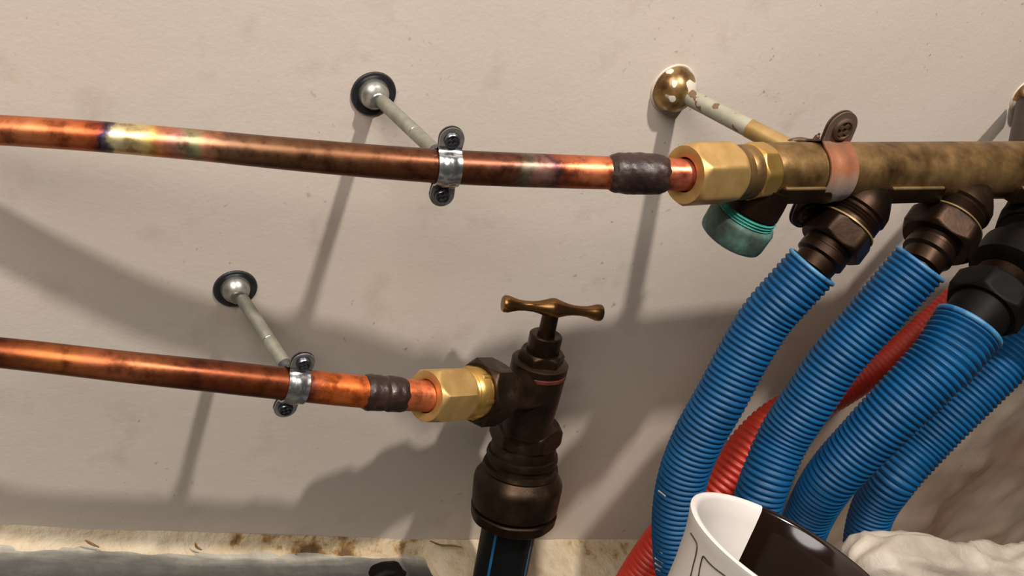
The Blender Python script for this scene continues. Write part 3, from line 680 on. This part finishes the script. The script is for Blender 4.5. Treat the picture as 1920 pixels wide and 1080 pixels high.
# ------------------------------------------------------------------ corrugated hoses
def hose(pts, pitch_px, mats, label, lip=True, seg=44, amp=0.08, name='corrugated_hose', group='blue corrugated hoses'):
    P = [at(x, y, z=z) for x, y, z, w in pts]; R = [px(w/2, p) for (x, y, z, w), p in zip(pts, P)]
    # go on straight down to the floor
    last = P[-1]; dv = (P[-1]-P[-2]).normalized()
    dv = (dv*0.5+Vector((0, 0, -1))).normalized()
    while P[-1].z > FLOOR_Z+0.06:
        P.append(P[-1]+dv*0.05); R.append(R[-1]); dv = (dv*0.5+Vector((0, 0, -1))).normalized()
    C = catmull(P, 12); RR = []
    for i in range(len(P)-1):
        for k in range(12): RR.append(R[i]+(R[i+1]-R[i])*k/12)
    RR.append(R[-1])
    pitch = px(pitch_px, P[len(pts)//2])
    pts2, r2, s2 = resample(C, RR, pitch/8)
    rad = []
    for r, s in zip(r2, s2):
        ph = (s/pitch) % 1.0
        prof_ = 0.5+0.5*math.cos(2*math.pi*ph); prof_ = prof_**0.65
        rad.append(r*(1-amp*(1-prof_)))
    mb = MB(); rings = sweep(mb, pts2, rad, seg, False)
    # inner wall of the open end
    m = 40; inner = [i for i in range(0, min(m, len(pts2)))]
    ri = [r2[i]*(0.86) for i in inner]
    base = sweep(mb, [pts2[i] for i in inner], ri, seg, False, 0)
    for f in ringfaces(rings[0], base[0], seg): mb.f.append(f); mb.m.append(0)
    mb.f.append(tuple(rings[-1]+i for i in range(seg))); mb.m.append(0)
    o = tag(mb.build(name, mats[0]), label, 'hose', group)
    if lip:
        mb = MB(); dv = (pts2[1]-pts2[0]).normalized()
        n = 12; Rm = r2[0]*0.935; rt_ = r2[0]*0.085; a_, e1_, e2_ = frame(dv); rr = []
        for k in range(seg):
            th = 2*math.pi*k/seg; dd = e1_*math.cos(th)+e2_*math.sin(th)
            rr.append(mb.add([pts2[0]+dd*(Rm+rt_*math.cos(2*math.pi*j/n))+dv*rt_*math.sin(2*math.pi*j/n) for j in range(n)], []))
        for k in range(seg):
            for f in ringfaces(rr[k], rr[(k+1) % seg], n): mb.f.append(f); mb.m.append(0)
        mb.build('cut_rim', mats[1], o)['label'] = 'scuffed paler cut rim'
    return o
BL = [M_BLUE, M_BLUELIP]
h1 = hose([(1522, 501, .728, 104), (1479, 548, .735, 102), (1436, 598, .744, 101), (1393, 668, .753, 100), (1352, 745, .762, 98), (1311, 818, .775, 96), (1281, 893, .79, 94), (1268, 970, .805, 92), (1270, 1050, .82, 90), (1280, 1120, .835, 88)], 11.2, BL, 'leftmost blue corrugated hose, bending down beside the white mug')
hose([(1724, 495, .758, 106), (1680, 545, .765, 104), (1635, 598, .773, 102), (1567, 676, .785, 100), (1515, 752, .798, 98), (1471, 818, .81, 97), (1438, 893, .815, 95), (1417, 960, .824, 93), (1405, 1050, .832, 90)], 11.2, BL, 'second blue corrugated hose from left, in front of the red hose')
hose([(1816, 612, .765, 130), (1768, 676, .763, 122), (1694, 752, .77, 114), (1630, 818, .783, 106), (1561, 893, .805, 98), (1520, 960, .838, 90), (1495, 1030, .862, 86), (1485, 1100, .878, 84)], 11.0, BL, 'third blue corrugated hose from left, widest at its top under the black valve')
hose([(1985, 560, .84, 100), (1940, 618, .842, 98), (1872, 690, .845, 94), (1800, 762, .85, 92), (1738, 826, .856, 90), (1680, 893, .86, 86), (1640, 950, .88, 82), (1622, 1010, .895, 78), (1615, 1090, .91, 76)], 10.2, BL, 'rightmost blue corrugated hose, partly hidden behind the third one', lip=False)
for ln in ([(1229, 1046), (1240, 1052), (1251, 1062)], [(1229, 1056), (1240, 1062), (1252, 1071)], [(1231, 1067), (1241, 1072), (1250, 1080)], [(1231, 1027), (1237, 1031), (1243, 1037)], [(1236, 920), (1243, 925), (1249, 930)], [(1254, 926), (1261, 930)]):
    mb = MB(); pp = []
    for x, y in ln:
        cx = interp(y, [(893, 1281), (970, 1268), (1050, 1270), (1100, 1277)]); off = abs(cx-x)
        zc = interp(y, [(893, .79), (970, .805), (1050, .82), (1100, .832)]); rr = 43.5
        pp.append(at(x, y, z=zc - math.sqrt(max(1, rr*rr-off*off))*zc/F*0.97))
    cc = catmull(pp, 4) if len(pp) > 2 else pp
    sweep(mb, cc, [0.0011]*len(cc), 8); mb.build('paint_mark', M_PAINT, h1)['label'] = 'splash of white paint'
rh = hose([(1800, 540, 1.06, 34), (1745, 596, 1.06, 40), (1660, 680, 1.04, 52), (1560, 740, 1.02, 66), (1470, 778, 1.0, 74), (1412, 830, .99, 80), (1365, 895, .99, 82), (1315, 955, 1.0, 82), (1255, 1005, 1.02, 80), (1212, 1060, 1.04, 76)], 11.5, [M_RED, M_RED], 'red corrugated hose on the wall behind the blue hoses', lip=False, group='red corrugated hoses')

# ------------------------------------------------------------------ mug and plastic bag on a step in front of the hoses
mc = at(1489, 1043, z=0.46)
ray = (mc-CAM).normalized()
tv = M3 @ Vector((0.5, 0.87, 0)); tv = (tv-ray*tv.dot(ray)).normalized()
mo = (-0.30*ray + 0.954*tv).normalized()
MR = px(215, mc); MH = 0.105
mbase = mc - mo*MH
rt = thing('mug', mbase, 'white mug with line drawing and dark brown glazed inner half, below the blue hoses', 'mug')
b1 = (CAM-mc); b1 = (b1-mo*b1.dot(mo)).normalized()
mp = [(0.0, MR*0.0), (0.0, MR*0.66), (0.004/MH, MR*0.72), (0.15, MR*0.78), (0.45, MR*0.83), (0.7, MR*0.87), (0.86, MR*0.915), (0.94, MR*0.955), (0.975, MR*0.98), (0.993, MR*0.985), (1.0, MR*0.96), (0.997, MR*0.93), (0.98, MR*0.905), (0.9, MR*0.875), (0.7, MR*0.82), (0.45, MR*0.78), (0.12, MR*0.72), (0.07, MR*0.6), (0.06, 0.0)]
mb = MB(); seg = 96; rings = lathe(mb, mbase, mc, [(t, max(r, 1e-5)) for t, r in mp], seg, False, 0, e=b1)
TH0, TH1 = 0.5, 2.6
MUGTH = (math.radians(48), math.radians(209))
for fi in range(len(mb.f)):
    ringi = fi//seg; th = 2*math.pi*((fi % seg)+0.5)/seg
    if ringi >= 8 and MUGTH[0] < th < MUGTH[1]: mb.m[fi] = 1
mb.build('body', [M_WHITE, M_DARKGLAZE], rt, sharp=50)
e1m, e2m = frame(mc-mbase, b1)[1:]
def mugpt(x, y, off=0.0004):
    """the point of the mug's outer wall seen at a pixel of the photograph"""
    dr = (at(x, y, z=1.0)-CAM).normalized(); best = None
    lo = 0.2; 
    for k in range(1400):
        p = CAM+dr*(0.30+k*0.0002); h = (p-mbase).dot(mo)/MH
        if not 0 < h < 0.99: continue
        rad_ = (p-mbase-mo*h*MH); 
        if rad_.length <= interp(h, mp[1:10]): return p+rad_.normalized()*off
    return None
for ln in ([(1296, 1000), (1302, 1009), (1308, 1022), (1306, 1040), (1301, 1060), (1295, 1085), (1288, 1110)], [(1310, 1085), (1314, 1062), (1318, 1046), (1321, 1044), (1330, 1055), (1343, 1067), (1358, 1078), (1374, 1090), (1392, 1102)]):
    pp = [mugpt(*q_) for q_ in ln]; pp = [p for p in pp if p is not None]
    if len(pp) > 2:
        mb = MB(); cc = catmull(pp, 4); sweep(mb, cc, [0.00032]*len(cc), 8); mb.build('drawn_line', M_INK, rt)['label'] = 'thin dark drawn outline'
# handle, on the side away from the wall
mb = MB(); hd = (-e1m*0.2 + e2m*(-1)).normalized()
hd = (M3 @ Vector((0.3, -0.7, 0.6))); hd = (hd-mo*hd.dot(mo)).normalized()
hpts = [mbase+mo*MH*0.78+hd*MR*0.86, mbase+mo*MH*0.80+hd*(MR*0.9+0.018), mbase+mo*MH*0.62+hd*(MR*0.9+0.03), mbase+mo*MH*0.36+hd*(MR*0.9+0.022), mbase+mo*MH*0.24+hd*MR*0.78]
cc = catmull(hpts, 8); sweep(mb, cc, [0.0055]*len(cc), 16); mb.build('handle', M_WHITE, rt)

TOP = [(1545, 1022), (1592, 1012), (1610, 1006), (1670, 1001), (1720, 1007), (1760, 1019), (1800, 1024), (1825, 1022), (1842, 1018), (1880, 1025), (1920, 1027), (2060, 1030)]
mb = MB(); nb = 90; RP = 62; P = []; R = []
for i in range(nb+1):
    x = 1586+(2060-1586)*i/nb; t = min(1, i/9); sc = math.sqrt(max(0.0, 1-(1-t)**2))
    sc = max(sc, 0.02); e_ = max(0.0, (i-nb+8)/8); sc *= math.sqrt(max(0.02, 1-e_*e_))
    y = interp(x+6, TOP)+RP*1.0
    P.append(at(x, y+14, z=0.62+0.00016*(x-1586))); R.append(px(RP+14, P[-1])*sc)
def bagd(i, th, p):
    q = p + Vector((math.cos(th)*0.03, 0, math.sin(th)*0.03))
    r1 = 1-abs(noise.noise(q*Vector((22, 22, 22)).x)); r2 = 1-abs(noise.noise(q*48+Vector((4, 2, 1))))
    return R[i]*(0.16*(r1-0.75)*2 + 0.06*(r2-0.7) + 0.34*(0.8-abs(noise.noise(Vector((i*0.045, math.cos(th)*1.9, math.sin(th)*1.9))))*1.6)-0.16)
sweep(mb, P, R, 72, True, 0, disp=bagd)
bag = tag(mb.build('plastic_bag', M_BAG, sharp=180), 'crumpled white plastic bag lying beside the mug', 'bag')

# step that the mug and the bag stand on (its top lies just below the picture)
sb = MB(); top = mbase - mo*0.001
sx_ = Vector((1, 0, 0)); sx_ = (sx_-mo*sx_.dot(mo)).normalized(); sy_ = mo.cross(sx_)
box(sb, top + sx_*0.14 - mo*0.09, sx_*0.24, sy_*0.075, mo*0.09, 0.006)
struct(sb.build('trim_3', M_GREY))
bx_ = (P[-1]-P[0]).normalized(); bz_ = (mo-bx_*mo.dot(bx_)).normalized(); by_ = bz_.cross(bx_)
sb = MB(); bc = (P[12]+P[-12])/2 - bz_*(R[45]*0.86)
hh = 0.06
box(sb, bc - bz_*hh, bx_*((P[-1]-P[0]).length/2+0.01), by_*R[45]*1.1, bz_*hh, 0.005)
struct(sb.build('trim_4', M_GREY))

mb = MB(); pc = at(728, 1074, 0.036)  # black lump added in place of a dark hole
bmx = bmesh.new(); bmesh.ops.create_icosphere(bmx, subdivisions=4, radius=1)
for v in bmx.verts:
    k = 1+0.3*noise.noise(v.co*1.2)+0.06*noise.noise(v.co*4); v.co = Vector((v.co.x*0.020, v.co.y*0.012, v.co.z*0.008))*k + pc
mb.add([v.co.copy() for v in bmx.verts], [tuple(v.index for v in f.verts) for f in bmx.faces]); bmx.free()
tag(mb.build('hole_lump', M_BLACKBR), 'black lump standing in for the dark hole where the grey screed meets the cream plaster', 'hole')

M_STRAW = noisy('dry_straw', [(0.3, rgb(110, 80, 44)), (0.7, rgb(160, 126, 78))], 80, 0, 0.8)
for ln, lab in (([(160, 1013), (170, 1019), (186, 1026)], 'short brown bit of straw on the left of the cream ledge'), ([(366, 1018), (369, 1026), (378, 1031)], 'curled bit of straw in the middle of the cream ledge'), ([(806, 1014), (826, 1022), (848, 1023), (866, 1026)], 'longest dark bit of straw, at the wall foot left of the black pipe')):
    pp = [at(x, y, 0.016) for x, y in ln]; mb = MB(); cc = catmull(pp, 5); sweep(mb, cc, [0.0012*(0.4+0.6*math.sin(math.pi*(i+0.5)/len(cc))) for i in range(len(cc))], 8)
    tag(mb.build('straw', M_STRAW), lab, 'straw', 'bits of straw on the ledge')

for o in list(bpy.data.objects):
    if '_o' in o: del o['_o']
